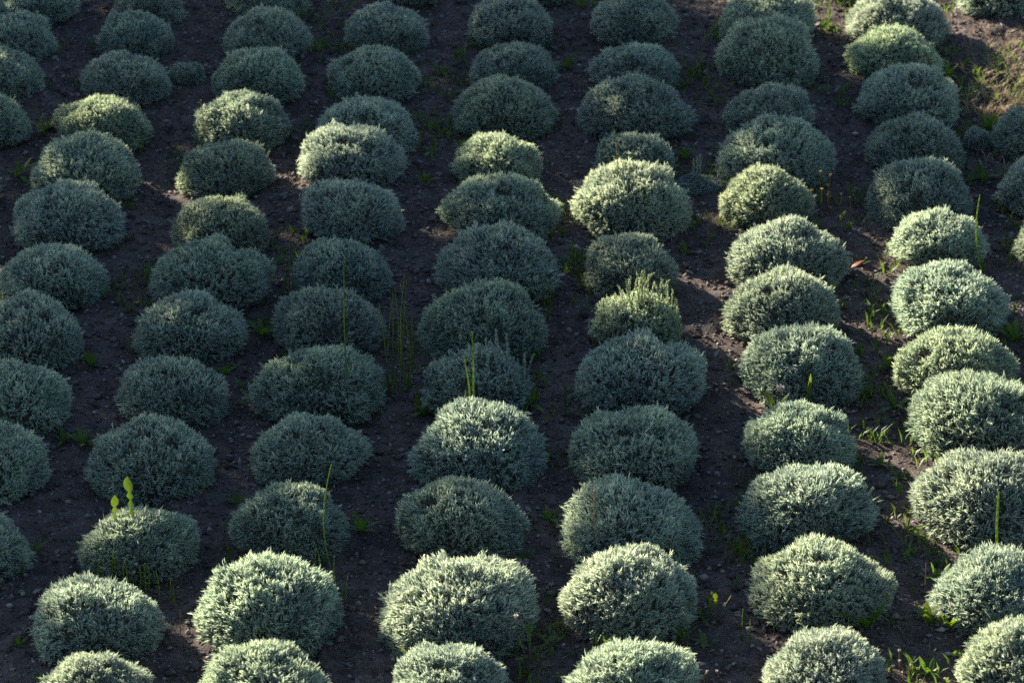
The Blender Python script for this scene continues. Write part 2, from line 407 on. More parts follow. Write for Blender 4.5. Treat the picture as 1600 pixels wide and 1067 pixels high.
def shoot_mesh(seed):                               # an upright leafy flowering shoot, unit height
    r = np.random.default_rng(seed); n = 70
    z = np.sort(r.random(n)) ** 0.8
    lean = np.array([r.normal() * 0.10, r.normal() * 0.10])
    c = np.stack([lean[0] * z ** 2, lean[1] * z ** 2, z], 1)
    a = r.random(n) * 6.28
    d = unit(np.stack([np.cos(a) * 0.8, np.sin(a) * 0.8, np.full(n, 0.9)], 1))
    l = r.uniform(0.05, 0.11, n)
    v, f, per = rods([c, c + d * (l * 0.6)[:, None], c + d * l[:, None] + np.array([0, 0, 0.02])], [0.011, 0.017, 0])
    s0 = np.array([[0, 0, -0.3]]); s1 = np.array([[lean[0] * 0.25, lean[1] * 0.25, 0.5]]); s2 = np.array([[lean[0], lean[1], 1.0]])
    v2, f2, p2 = rods([s0, s1, s2], [0.022, 0.018, 0.010])
    V, F, T = join([(v, f, np.clip(r.normal(0.7, 0.15, n), 0, 1).repeat(per)), (v2, f2, 0.4)])
    return mesh_from('flower_shoot', V, F, [M_LEAF], tone=T)
SHOOTS = [shoot_mesh(k) for k in range(4)]

for q, (ln, i, r, g, rad, h) in enumerate(SHRUBS):
    k = (q * 7 + 3 * i) % N_FORM
    root = obj('santolina_shrub', None)
    root.empty_display_size = 0.2
    root.location = (g[0], g[1], float(soil_z(np.array([g[0]]), np.array([g[1]]))[0]) - 0.004)
    rr = np.random.default_rng(1000 + q)
    root.rotation_euler = (rr.normal() * 0.05, rr.normal() * 0.05, rr.uniform(0, 6.28))
    root.scale = (rad * 0.97 * rr.uniform(0.95, 1.05), rad * 0.97 * rr.uniform(0.95, 1.05), h * 1.07)
    special = (ln, i) in {('b4', 5), ('b3', 4), ('extra', 1), ('extra', 2), ('b4', 8)}
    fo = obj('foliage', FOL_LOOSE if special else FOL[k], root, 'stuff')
    obj('dark_core_branches', BRA_LOOSE if special else BRA[k], root)
    v = rr.uniform(0.88, 1.06)
    c = np.array([v * rr.uniform(0.96, 1.03), v, v * rr.uniform(0.95, 1.05)])
    if (ln, i) in YELLOW: c *= np.array([1.03, 1.03, 0.90])
    fo.color = (*c, 1)
    lab = shrub_label(ln, i, r[4])
    if (ln, i) == ('b4', 5): lab = 'small shrub with tall pale flowering shoots catching the sun, in the middle of the field'
    if (ln, i) == ('b3', 4): lab = 'shaded low shrub with thin upright shoots behind two bright horsetail stems'
    tag(root, lab, 'shrub', 'domed shrubs planted in lines')
    if (ln, i) in {('b4', 5), ('b3', 4)}:
        n = 26 if ln == 'b4' else 13
        for j in range(n):
            a = rr.uniform(-0.35, 0.95) if ln == 'b4' else rr.uniform(0.1, 0.95)
            b = rr.uniform(-0.35, 0.45)
            z = max(0.25, 0.92 * math.sqrt(max(0, 1 - a * a - b * b)))
            so = obj('flower_shoot', SHOOTS[j % 4], root)
            loc = Matrix.Rotation(-root.rotation_euler.z, 4, 'Z') @ Vector((a, b, 0))
            so.location = (loc.x, loc.y, z)
            hh = rr.uniform(0.42, 0.80) * (1.0 if ln == 'b4' else 0.75)
            so.scale = (hh * h / rad, hh * h / rad, hh)
            so.rotation_euler = (rr.normal() * 0.12, rr.normal() * 0.12, rr.uniform(0, 6))
            so.color = (*(np.array([1.12, 1.08, 0.82]) if ln == 'b4' else c), 1)

# ------------------------------------------------------------------ trees beyond the frame, on the sun's side, their crowns shaped to cast the wanted shade
E2 = np.array([-math.cos(SUN_AZ), math.sin(SUN_AZ)]); N2 = np.array([math.sin(SUN_AZ), math.cos(SUN_AZ)])
TREE_V = 9.0; TE = math.tan(SUN_EL)
TU, TV = CEN[:, :2] @ N2, CEN[:, :2] @ E2
TS = np.array([{'S': 1.0, 'P': 0.5, 'L': 0.0}[q[2][4]] for q in SHRUBS])  # wanted shade at each shrub, which the crowns are shaped to
for px, py, q in ((1570, 165, 0), (1595, 95, 0), (1500, 25, 0), (1590, 30, 0.2), (1640, 130, 0), (600, 960, 0), (270, 985, 0), (1640, 600, 0), (1650, 450, 0), (1110, 360, 0)):
    g = ground_at(px, py)[:2]; TU = np.append(TU, g @ N2); TV = np.append(TV, g @ E2); TS = np.append(TS, q)
def crown_density(u, v):
    """Crown leaf density, set from the shade wanted at ground point (u, v)."""
    w = np.exp(-(((u[:, None] - TU) / 0.26) ** 2 + ((v[:, None] - TV) / 0.42) ** 2)) + 1e-12
    d = (w * TS).sum(1) / w.sum(1)
    return np.where(v > TV.max() + 0.3, 0.9, d)
def tree(u0, u1, label, seed, n_clump, low=1.5, top_v=-2.4, depth=0.8, per=36, leaf=0.050):
    r = np.random.default_rng(seed); uc = (u0 + u1) / 2
    root = obj('shade_tree', None)
    b = E2 * TREE_V + N2 * uc
    root.location = (b[0], b[1], 0)
    m0 = n_clump * 8
    cu = r.uniform(u0, u1, m0); cw = np.clip(r.normal(size=m0) * depth * 0.5, -depth, depth)
    ch = r.uniform(low, (TREE_V - top_v) * TE + 0.17, m0)
    v = TREE_V + cw - (ch - 0.17) / TE
    ok = r.random(m0) < np.clip((crown_density(cu, v) - 0.22) * 1.9, 0, 1)
    cu, cw, ch = cu[ok][:n_clump], cw[ok][:n_clump], ch[ok][:n_clump]; nc = len(cu)
    idx = np.repeat(np.arange(nc), per); m = len(idx)
    off = unit(r.normal(size=(m, 3))) * (r.random((m, 1)) ** 0.5) * np.array([0.15, 0.15, 0.10])
    C = np.stack([(cu - uc)[idx] * N2[0] + cw[idx] * E2[0], (cu - uc)[idx] * N2[1] + cw[idx] * E2[1], ch[idx]], 1) + off
    d = unit(r.normal(size=(m, 3))); u, w = frames(d)
    L = leaf * r.uniform(0.7, 1.3, m)[:, None]
    V = np.stack([C - d * L, C + u * L * 0.45, C + d * L, C - u * L * 0.45], 1).reshape(-1, 3)
    obj('crown', mesh_from('tree_crown', V, np.arange(m * 4).reshape(-1, 4), [M_TREE], tone=np.repeat(r.random(m), 4)), root, 'stuff')
    n_l = 14; tips = C[r.integers(0, m, n_l)]
    f0 = np.repeat(np.array([[0.0, 0.0, 0.75]]), n_l, 0)
    ch_ = [rods([np.array([[0, 0, -0.1]]), np.array([[0.05, 0.02, 0.4]]), np.array([[0.0, 0, 0.8]])], [0.12, 0.10, 0.08], closed_tip=False, sides=8),
           rods([f0, f0 * 0.5 + tips * 0.5 - np.array([0, 0, 0.1]), tips], [0.045, 0.025, 0.0], sides=6)]
    V, F, _ = join([(v_, f_, 0.0) for v_, f_, _ in ch_])
    obj('trunk', mesh_from('tree_trunk', V, F, [M_BARK]), root)
    return tag(root, label, 'tree', 'small trees left of the field')
tree(-3.6, -0.9, 'leafy small tree outside the frame, nearest of three shading the field', 11, 640)
tree(-0.9, 1.3, 'leafy small tree outside the frame, middle one of three shading the field', 12, 640)
tree(1.3, 5.2, 'leafy small tree outside the frame, farthest of three shading the field', 13, 1150)

# ------------------------------------------------------------------ soil crumbs, litter and seedlings
def outside(x, y, k=0.82):
    d2 = (x[:, None] - CEN[None, :, 0]) ** 2 + (y[:, None] - CEN[None, :, 1]) ** 2
    return (d2 > (RAD * k)[None] ** 2).all(1)
def scatter(n, seed, k=0.82):
    r = np.random.default_rng(seed)
    x = r.uniform(-2.9, 2.9, n * 2); y = r.uniform(-3.6, 5.0, n * 2)
    ok = (np.abs(x) < 0.16 * (y + 12.57) + 0.35) & outside(x, y, k)
    x, y = x[ok][:n], y[ok][:n]
    return x, y, soil_z(x, y), r
OCT = np.array([[1, 0, 0], [0, 1, 0], [-1, 0, 0], [0, -1, 0], [0, 0, 1], [0, 0, -1]], dtype=float)
OF = np.array([[0, 1, 4], [1, 2, 4], [2, 3, 4], [3, 0, 4], [1, 0, 5], [2, 1, 5], [3, 2, 5], [0, 3, 5]])
x, y, z, r = scatter(46000, 21)
n = len(x)
sz = np.exp(r.normal(math.log(0.0072), 0.5, n)).clip(0.002, 0.026)
v = OCT[None] * r.uniform(0.55, 1.35, (n, 6, 1)) * np.array([1.0, 0.75, 0.5])
a = r.random(n) * 6.28; ca, sa = np.cos(a)[:, None], np.sin(a)[:, None]
tl = r.normal(size=n)[:, None] * 0.35
vx, vy, vz = v[..., 0], v[..., 1], v[..., 2] + v[..., 0] * tl
v = np.stack([vx * ca - vy * sa, vx * sa + vy * ca, vz], -1) * sz[:, None, None]
v += np.stack([x, y, z + sz * 0.2], 1)[:, None]
tone = (r.beta(1.4, 4.0, n) + (r.random(n) < 0.06) * 0.5).clip(0, 1)
gr = obj('gravel', mesh_from('gravel', v.reshape(-1, 3), (OF[None] + (np.arange(n) * 6)[:, None, None]).reshape(-1, 3), [M_CRUMB], tone=np.repeat(tone, 6)), kind='stuff')
tag(gr, 'dark soil crumbs and small stones covering the ground', 'gravel')
x, y, z, r = scatter(2600, 25, 0.95)
import bmesh
bm = bmesh.new(); bmesh.ops.create_icosphere(bm, subdivisions=1, radius=1.0)
IV = np.array([v_.co[:] for v_ in bm.verts]); IF = np.array([[v_.index for v_ in f_.verts] for f_ in bm.faces]); bm.free()
n = len(x); sz = np.exp(r.normal(math.log(0.011), 0.40, n)).clip(0.006, 0.030)
v = IV[None] * r.uniform(0.7, 1.25, (n, len(IV), 1)) * np.stack([r.uniform(0.8, 1.3, n), r.uniform(0.7, 1.1, n), r.uniform(0.35, 0.7, n)], 1)[:, None]
v = v * sz[:, None, None] + np.stack([x, y, z + sz * 0.1], 1)[:, None]
cl = obj('soil_clods', mesh_from('soil_clods', v.reshape(-1, 3), (IF[None] + (np.arange(n) * len(IV))[:, None, None]).reshape(-1, 3), [M_SOIL]), kind='stuff')
tag(cl, 'rough dark clods of earth lying between the lines of shrubs', 'soil')
x, y, z, r = scatter(7500, 22, 0.9)
n = len(x); a = r.random(n) * 6.28; L = r.uniform(0.012, 0.055, n)
d = np.stack([np.cos(a), np.sin(a), r.normal(size=n) * 0.15], 1); P = np.stack([x, y, z + 0.006], 1)
e_ = np.stack([-np.sin(a), np.cos(a), np.zeros(n)], 1) * (r.normal(size=n) * 0.15 * L)[:, None]
v, f, per = rods([P - d * L[:, None] / 2, P + e_, P + d * L[:, None] / 2], [0.0012, 0.0014, 0.0])
lt = obj('dry_litter', mesh_from('dry_litter', v, f, [M_DRY], tone=np.repeat(r.beta(1.3, 3.0, n), per)), kind='stuff')
tag(lt, 'dry straw bits and fallen twigs strewn on the soil', 'plant litter')

def blades(pts, r, hmin, hmax, width, lean=0.5, k=(3, 7)):
    """Little leaf tufts at pts: flat bent blades."""
    V, F, T, off = [], [], [], 0
    for p in pts:
        t0 = r.random() * 0.6
        for _ in range(r.integers(*k)):
            a = r.random() * 6.28; h = r.uniform(hmin, hmax); o = np.array([math.cos(a), math.sin(a), 0]); q = np.array([-o[1], o[0], 0])
            w = width * r.uniform(0.7, 1.3); ln = r.uniform(0.3, 1.0) * lean
            b0, b1, b2 = p, p + o * h * ln * 0.35 + np.array([0, 0, h * 0.6]), p + o * h * ln + np.array([0, 0, h * r.uniform(0.75, 1.0)])
            V += [b0 - q * w * 0.3, b0 + q * w * 0.3, b1 + q * w, b1 - q * w, b2]
            F += [(off, off + 1, off + 2), (off, off + 2, off + 3), (off + 3, off + 2, off + 4)]; off += 5
            T += [min(1, t0 + r.random() * 0.4)] * 5
    return np.array(V), np.array(F), np.array(T)
x, y, z, r = scatter(9000, 23, 0.92)
dm = np.sqrt((x[:, None] - CEN[None, :, 0]) ** 2 + (y[:, None] - CEN[None, :, 1]) ** 2) / RAD[None]
patch = value_noise(x, y, 61, 2.2) + 0.6 * value_noise(x, y, 62, 6) + 0.22 * (x / 2.5) + 0.25 * np.exp(-(dm.min(1) - 1) / 0.15)
ok = patch > np.sort(patch)[-2900]; x, y, z = x[ok], y[ok], z[ok]
V, F, T = blades(np.stack([x, y, z], 1), r, 0.012, 0.075, 0.0034, 0.9)
sd = obj('seedlings', mesh_from('seedlings', V, F, [M_GREEN], tone=T), kind='stuff'); sd.color = (0.9, 1.0, 0.9, 1)
tag(sd, 'tiny green weed seedlings dotted over the soil', 'ground cover')
# dry sunlit grass patch, upper right
r = np.random.default_rng(31); pts = []
for _ in range(420):
    px = r.normal(1565, 45); py = r.normal(150, 45)
    if px < 1495 or px > 1700: continue
    g = ground_at(px, py)
    if outside(g[None, 0], g[None, 1], 1.0)[0]: pts.append([g[0], g[1], float(soil_z(g[:1], g[1:2])[0])])
V, F, T = blades(np.array(pts), r, 0.02, 0.07, 0.0022, 1.3)
dg = obj('dry_grass', mesh_from('dry_grass', V, F, [M_DRY], tone=T), kind='stuff'); dg.color = (1.2, 1.2, 1.25, 1)
tag(dg, 'short dry straw-coloured grass at the upper right edge of the field', 'grass')

# ------------------------------------------------------------------ weeds
def leaf_blade(name, mat, widths, bend=0.3, fold=0.25, seed=0):
    r = np.random.default_rng(seed); n = len(widths); V, F = [], []
    for i, w in enumerate(widths):
        t = i / (n - 1); y = -bend * t * t; z = t * (1 - 0.25 * bend * t)
        V += [(-w, y - abs(w) * fold, z), (0, y, z), (w * r.uniform(0.85, 1.15), y - abs(w) * fold, z)]
    for i in range(n - 1):
        a = i * 3
        F += [(a, a + 1, a + 4, a + 3), (a + 1, a + 2, a + 5, a + 4)]
    tn = np.clip(np.random.default_rng(seed).normal(0.5, 0.15, len(V)), 0, 1)
    return mesh_from(name, V, F, [mat], tone=tn, smooth=True)
LANCE = [0.02, 0.05, 0.085, 0.10, 0.095, 0.06, 0.005]
LOBED = [0.012] * 12 + [0.05, 0.014, 0.06, 0.016, 0.07, 0.03, 0.085, 0.095, 0.075, 0.004]
OVATE = [0.015, 0.02, 0.10, 0.15, 0.17, 0.14, 0.08, 0.01]
GRASS = [0.02, 0.022, 0.022, 0.018, 0.012, 0.002]
LM = {'lance': [leaf_blade('lance_leaf', M_GREEN, LANCE, b, 0.3, k) for k, b in enumerate((0.15, 0.4, 0.8))],
      'lobed': [leaf_blade('lobed_leaf', M_GREEN, LOBED, b, 0.2, k) for k, b in enumerate((0.1, 0.35, 0.6))],
      'ovate': [leaf_blade('ovate_leaf', M_GREEN, OVATE, b, 0.2, k) for k, b in enumerate((0.1, 0.4, 0.7))],
      'grass': [leaf_blade('grass_leaf', M_GREEN, GRASS, b, 0.2, k) for k, b in enumerate((0.1, 0.5, 0.9))],
      'red': [leaf_blade('red_leaf', M_RED, OVATE, b, 0.2, k) for k, b in enumerate((0.2, 0.5))]}
def zat(g): return float(soil_z(np.array([g[0]]), np.array([g[1]]))[0])
def weed(px, py, hpx, kind, n, label, spread=0.7, tint=(1, 1, 1), seed=0, name='leafy_weed', wx=1.0):
    r = np.random.default_rng(seed + int(px) * 3 + int(py))
    g = ground_at(px, py); L = hpx / (scale_at(g) * 0.92)
    root = obj(name, None); root.location = (g[0], g[1], zat(g) - 0.003)
    for k in range(n):
        o = obj('leaf', LM[kind][r.integers(0, len(LM[kind])) if n > 2 else 0], root)
        q = L * r.uniform(0.65, 1.1) if k else L * 1.1
        ww = wx * (1.25 if kind == 'lance' and n > 1 else 1.0)
        o.scale = (q * ww, q, q)
        o.rotation_euler = (spread * r.uniform(0.35, 1.35) if n > 1 else 0.0, 0, k * 6.283 / n + r.uniform(-0.4, 0.4))
        o.color = (*(np.array(tint) * r.uniform(0.85, 1.15)), 1)  # tint includes light: mostly brighter where sunlit, dimmer in shade
    return tag(root, label, 'weed', 'green weeds between the shrubs')

def horse_mesh(seed, nodes=11):
    r = np.random.default_rng(seed); Z, RR, T = [], [], []
    for i in range(nodes):
        z0 = i / nodes
        Z += [z0, z0 + 0.02 / 1, z0 + 0.03]; RR += [1.25, 1.35, 1.0]; T += [0.1, 0.25, 0.7]
    Z.append(1.0); RR.append(0.5); T.append(0.8)
    Z = np.array(Z); lean = r.normal(size=2) * 0.055; b = r.normal(size=2) * 0.03
    cx = lean[0] * Z + b[0] * np.sin(Z * 3.1); cy = lean[1] * Z + b[1] * np.sin(Z * 3.1)
    k = 5; V = []
    for i, z in enumerate(Z):
        for j in range(k):
            a = 6.283 * j / k; rr = RR[i] * 0.5 * (1 - 0.45 * z)
            V.append((cx[i], cy[i], z, math.cos(a) * rr, math.sin(a) * rr))
    return np.array(V), np.array(T), k, len(Z)
def horsetail(stems, label, tint=(1, 1, 1), width=0.0055, name='horsetail', mat=None, cat='weed', at=None):
    """stems: (base px, base py, tip py) in the photograph; the clump's base is the first stem's base."""
    bs = [ground_at(s[0], s[1]) for s in stems]
    g0 = np.mean(bs, 0)
    root = obj(name, None); root.location = (g0[0], g0[1], zat(g0) - 0.004)
    for k, s in enumerate(stems):
        g = bs[k]; h = max(0.03, height_to(g, s[2]))
        V, T, kk, nn = horse_mesh(k * 7 + int(s[0]), max(4, int(h / 0.028)))
        P = np.stack([V[:, 0] * h + V[:, 3] * width, V[:, 1] * h + V[:, 4] * width, V[:, 2] * h], 1)
        F = []
        for i in range(nn - 1):
            for j in range(kk):
                F.append((i * kk + j, i * kk + (j + 1) % kk, (i + 1) * kk + (j + 1) % kk, (i + 1) * kk + j))
        F = np.array(F)
        o = obj('stem', mesh_from('horsetail_stem', P, F, [mat or M_HORSE], tone=np.repeat(T, kk), smooth=True), root)
        o.location = (g[0] - g0[0], g[1] - g0[1], zat(g) - zat(g0)); o.color = (*tint, 1)
    return tag(root, label, cat, 'horsetail stems')

BR = (1.5, 1.45, 0.7)
horsetail([(605, 612, 470), (608, 615, 482), (617, 606, 455), (628, 600, 432), (636, 612, 430), (638, 600, 440), (646, 596, 490), (613, 596, 460), (622, 610, 500), (641, 622, 520)],
          'clump of tall thin green horsetail stems in the middle of the field', (1.0, 1.0, 0.8), 0.0044)
horsetail([(549, 652, 402), (557, 640, 560)], 'single very tall thin horsetail in front of shaded domes left of centre', (1.0, 1.0, 0.8), 0.0061)
horsetail([(739, 690, 514), (729, 700, 562), (762, 690, 643), (770, 700, 650), (721, 690, 612)], 'bright yellow-green horsetail stems glowing above a sunlit dome in the middle', (1.6, 1.5, 0.6), 0.0084)
horsetail([(522, 905, 718), (493, 905, 848), (499, 910, 865), (504, 915, 868), (528, 925, 860), (536, 930, 895), (541, 928, 890), (515, 918, 885)], 'tall horsetail with shorter stems at its foot beside a large lit dome near the bottom', BR, 0.0045)
horsetail([(155, 905, 868), (160, 905, 862), (174, 905, 858), (178, 908, 850), (182, 910, 854), (193, 915, 872), (199, 915, 868), (218, 915, 876), (228, 918, 873), (232, 915, 874), (247, 922, 882), (249, 925, 905), (267, 930, 890), (272, 932, 900)],
          'row of short bright horsetail shoots behind the lower left lit dome', (1.4, 1.4, 0.7), 0.0061)
horsetail([(1535, 432, 306)], 'single bright green horsetail standing alone near the right edge', (1.6, 1.6, 0.7), 0.0068)
horsetail([(1561, 905, 770)], 'single thick jointed horsetail rising from the lower right dome', (1.5, 1.4, 0.7), 0.0101)
horsetail([(890, 436, 380), (897, 436, 386), (901, 440, 384), (906, 438, 390), (910, 440, 396)], 'small upright green horsetail clump left of a small dome at centre', (1.0, 1.0, 0.8), 0.0061)
horsetail([(836, 484, 446), (843, 488, 440), (850, 490, 448), (856, 490, 442), (860, 488, 450)], 'faint small horsetail clump at the right shoulder of a wide shaded dome', (0.9, 0.95, 0.7), 0.0054)
horsetail([(443, 466, 384), (453, 462, 372), (457, 464, 410), (476, 500, 445)], 'thin wispy horsetail stems left of a shaded dome, upper left of centre', (0.9, 0.9, 0.7), 0.0049)
horsetail([(940, 880, 755)], 'dry tan broken stalk standing in front of a lit dome near bottom centre', (1.5, 1.35, 1.1), 0.0085, 'dry_stalk', M_DRY)
horsetail([(957, 860, 778)], 'short green horsetail beside the dry tan stalk near bottom centre', (1.2, 1.2, 0.7), 0.0054)
horsetail([(1164, 1000, 950), (1172, 1000, 962)], 'two short horsetail shoots at the left foot of a lower right dome', (1.1, 1.1, 0.7), 0.0054)
horsetail([(1445, 930, 865)], 'thin dry stalk on bare soil between two lower right domes', (0.8, 0.7, 0.6), 0.004, 'dry_stalk', M_DRY)
horsetail([(284, 1010, 945)], 'thin dry stalk in the gap between the two lower left lit domes', (0.8, 0.65, 0.5), 0.0035, 'dry_stalk', M_DRY)

weed(212, 872, 138, 'lobed', 1, 'single lobed dandelion leaf standing up from a lower left dome', 0.1, (0.45, 0.52, 0.45), wx=0.5)
weed(180, 868, 112, 'lobed', 2, 'two pale lobed leaves poking out of a lower left dome', 0.12, (0.5, 0.52, 0.4), wx=0.5)
weed(379, 300, 70, 'ovate', 1, 'single bright broad leaf standing on a dome in the upper left', 0.1, (1.5, 1.5, 0.7), wx=0.35)
weed(490, 305, 18, 'ovate', 3, 'low bright yellow-green leaves at the left foot of an upper dome', 0.9, (1.5, 1.6, 0.6))
weed(646, 1030, 42, 'ovate', 5, 'bright yellow-green leafy weed between two lit domes at the bottom', 0.5, (1.7, 1.7, 0.6))
weed(828, 1040, 62, 'lobed', 6, 'upright dark green weed in the gap at bottom centre', 0.35, (0.9, 1.0, 0.9))
weed(860, 1005, 32, 'lance', 6, 'low green weed on soil right of a bottom centre gap', 0.8)
weed(1118, 975, 60, 'lobed', 5, 'upright dandelion weed with browning leaves between two lower domes', 0.25, (0.9, 0.75, 0.5), wx=0.6)
weed(1105, 1005, 30, 'ovate', 4, 'small dark leaves under the browning dandelion weed near the bottom', 0.7)
weed(1352, 990, 55, 'lance', 6, 'dark green lance-leaved weed right of a lower right dome', 0.4, (0.9, 1.1, 0.8))
weed(1395, 985, 50, 'grass', 9, 'arching grass weed between two lower right domes', 0.9, (1.0, 1.0, 0.8), name='grass_tuft')
weed(1452, 985, 48, 'lance', 7, 'green lance-leaved weed left of the glowing leaves at lower right', 0.45)
weed(1484, 990, 36, 'ovate', 7, 'glowing yellow-green broad-leaved weed among lower right domes', 0.4, (1.7, 1.7, 0.5))
weed(1466, 912, 34, 'lance', 7, 'upright narrow-leaved weed at the left foot of a lower right dome', 0.45, (1.1, 1.3, 0.8))
weed(1425, 845, 24, 'lance', 6, 'small bright weed on lit soil left of a large right dome', 0.6, (1.5, 1.5, 0.8))
weed(1405, 755, 26, 'lance', 7, 'small green rosette in the lower gap between two right-hand lines', 0.7)
weed(1376, 730, 26, 'lance', 7, 'small green rosette beside a dry twig in the right-hand gap', 0.6)
weed(1340, 728, 24, 'lance', 6, 'small green rosette at the right foot of a low lit dome', 0.6)
weed(1398, 640, 34, 'lance', 8, 'dark green leafy weed left of the biggest right-hand dome', 0.6, (0.9, 1.1, 0.8))
weed(1388, 575, 36, 'lance', 6, 'upright green weed in the right-hand gap left of a lit dome', 0.4)
weed(1585, 530, 45, 'lance', 8, 'leafy green weed at the right frame edge beside a lit dome', 0.5, (0.9, 1.1, 0.8))
weed(1300, 455, 24, 'ovate', 5, 'yellow-green leaves at the right shoulder of a lit right-hand dome', 0.5, (1.6, 1.6, 0.6))
weed(1262, 640, 62, 'lance', 1, 'single upright yellow-green leaf in front of a dome right of centre', 0.05, (1.6, 1.5, 0.6), wx=0.45)
weed(1213, 650, 45, 'lance', 3, 'green leafy stem under a cream flower head right of centre', 0.15, (1.3, 1.3, 0.7))
weed(1326, 418, 26, 'red', 3, 'orange-red leaves at the right side of a lit dome, upper right', 0.35, name='red_weed')
weed(1316, 420, 28, 'ovate', 4, 'green leaves beside the orange-red leaves, upper right', 0.4, (1.4, 1.4, 0.7))
weed(1347, 408, 20, 'lance', 5, 'small green weed on soil right of the orange-red leaves', 0.5)
weed(1479, 116, 24, 'lance', 9, 'bright yellow-green weed right of a glowing dome at upper right', 0.6, (1.8, 1.8, 0.7))
weed(1530, 142, 20, 'lance', 7, 'yellow-green weed on sunny dry grass at upper right', 0.6, (1.6, 1.6, 0.7))
weed(1545, 205, 28, 'lance', 8, 'grassy green weed behind a tiny tuft near the right edge', 0.5, (1.4, 1.5, 0.7))
weed(1535, 275, 36, 'lance', 7, 'dark weed in shade between two domes by the right edge', 0.6, (0.8, 0.9, 0.7))
weed(660, 650, 32, 'lance', 11, 'bushy green weed left of a shaded low dome at centre', 0.55, (1.0, 1.1, 0.8))
weed(828, 640, 34, 'lance', 9, 'bushy green weed at the right foot of the low dome at centre', 0.5, (1.1, 1.1, 0.7))
weed(410, 520, 40, 'lance', 6, 'upright shaded weed in the gap left of centre', 0.3, (0.9, 1.0, 0.7))
weed(140, 560, 32, 'lance', 8, 'shaded weed right of a dome near the left edge', 0.7, (0.9, 1.1, 0.7))
weed(352, 580, 30, 'lance', 8, 'shaded weed at the right foot of a left-hand dome', 0.7, (0.8, 1.0, 0.7))
weed(385, 600, 28, 'lance', 7, 'small shaded weed on bare soil between two left-hand lines', 0.7, (0.8, 1.0, 0.7))
weed(130, 690, 34, 'lance', 9, 'shaded green weed left of a large dark dome, lower left', 0.6, (0.9, 1.1, 0.7))
weed(98, 685, 24, 'lance', 6, 'smaller shaded weed beside a leafy one, lower left', 0.7, (0.9, 1.1, 0.7))
weed(565, 835, 38, 'lance', 7, 'shaded weed right of a half-lit dome, lower left of centre', 0.5, (0.8, 1.0, 0.7))
weed(372, 785, 24, 'lance', 7, 'small shaded weed on dark soil above a half-lit lower dome', 0.6, (0.8, 1.0, 0.7))
weed(815, 875, 26, 'ovate', 6, 'green broad-leaved weed at the right foot of a lower centre dome', 0.6, (1.0, 1.1, 0.7))
weed(862, 815, 30, 'lance', 8, 'green weed at the left foot of a half-lit lower centre dome', 0.6, (1.0, 1.1, 0.7))
weed(1145, 735, 28, 'lobed', 5, 'small dark weed in the soil gap right of centre', 0.5, (0.7, 0.9, 0.7))
weed(1155, 865, 28, 'ovate', 6, 'dark broad-leaved weed left of a lower right dome', 0.6, (0.8, 0.9, 0.7))
weed(1070, 388, 22, 'lance', 7, 'small green weed on soil below a lit strip, right of centre', 0.5)
weed(675, 240, 24, 'lance', 6, 'small green weed in the upper gap left of a pale dome', 0.5, (1.1, 1.3, 0.7))
weed(665, 290, 22, 'lance', 7, 'small green weed in the gap below a pale upper dome', 0.5, (1.0, 1.2, 0.7))
weed(718, 236, 18, 'lance', 5, 'tiny bright weed at the left shoulder of a pale upper dome', 0.5, (1.6, 1.6, 0.7))
weed(690, 110, 26, 'lance', 9, 'dark weed patch between two shaded far domes', 0.8, (0.7, 0.8, 0.6))
weed(885, 108, 26, 'lance', 9, 'dark weed patch left of a far shaded dome at top centre', 0.8, (0.7, 0.8, 0.6))
weed(30, 285, 34, 'lance', 8, 'shaded leafy weed by the upper left edge', 0.7, (1.0, 1.1, 0.7))
weed(68, 215, 34, 'lance', 5, 'yellowing upright weed left of an upper left lit dome', 0.3, (1.3, 1.2, 0.6))
weed(20, 172, 60, 'grass', 5, 'long yellow-green grass blades leaning over a dome at the upper left edge', 0.5, (1.5, 1.4, 0.8), name='grass_tuft')
weed(55, 860, 26, 'lance', 6, 'small shaded weed on the bare soil low at the left edge', 0.6, (0.8, 1.0, 0.7))
weed(30, 1000, 22, 'lance', 6, 'tiny weed in the lower left corner', 0.6, (0.8, 1.0, 0.7))
weed(1070, 250, 30, 'lance', 7, 'dark weed between two domes in the upper middle right', 0.5, (0.8, 1.0, 0.7))
weed(1450, 1060, 30, 'lance', 8, 'leafy weed at the bottom edge between two lower right domes', 0.5, (0.9, 1.1, 0.7))

# tall leafy sprout in front of the bright upper dome
def leafy_stem(px, py, tip, label, n=12, leaf='ovate', size=0.035, tint=(1.5, 1.45, 0.7), name='leafy_sprout'):
    r = np.random.default_rng(int(px))
    g = ground_at(px, py); h = height_to(g, tip)
    root = obj(name, None); root.location = (g[0], g[1], zat(g) - 0.004)
    z = np.linspace(0, 1, 6); c = [np.array([[0.02 * math.sin(q * 3) * h * 2, 0, q * h]]) for q in z]
    v, f, per = rods(c, [0.0028, 0.0026, 0.0024, 0.002, 0.0016, 0.0], sides=5)
    st = obj('stem', mesh_from('sprout_stem', v, f, [M_DRY], tone=np.full(len(v), 0.3)), root); st.color = (0.9, 0.8, 0.5, 1)
    for k in range(n):
        q = 0.35 + 0.65 * k / (n - 1)
        o = obj('leaf', LM[leaf][k % 3], root); o.location = (0.02 * math.sin(q * 3) * h * 2, 0, q * h)
        o.scale = (size * (1.15 - 0.5 * q),) * 3; o.rotation_euler = (r.uniform(0.5, 1.1), 0, k * 2.4 + r.uniform(-0.3, 0.3)); o.color = (*tint, 1)
    return tag(root, label, 'weed')
leafy_stem(958, 350, 206, 'tall leafy yellow-green sprout in front of the bright upper dome', 13)
leafy_stem(316, 228, 152, 'yellow-green leafy sprout climbing the left side of an upper left dome', 9, size=0.032)
leafy_stem(420, 850, 806, 'leaning sprout with small leaves at left of a half-lit lower dome', 6, size=0.03)

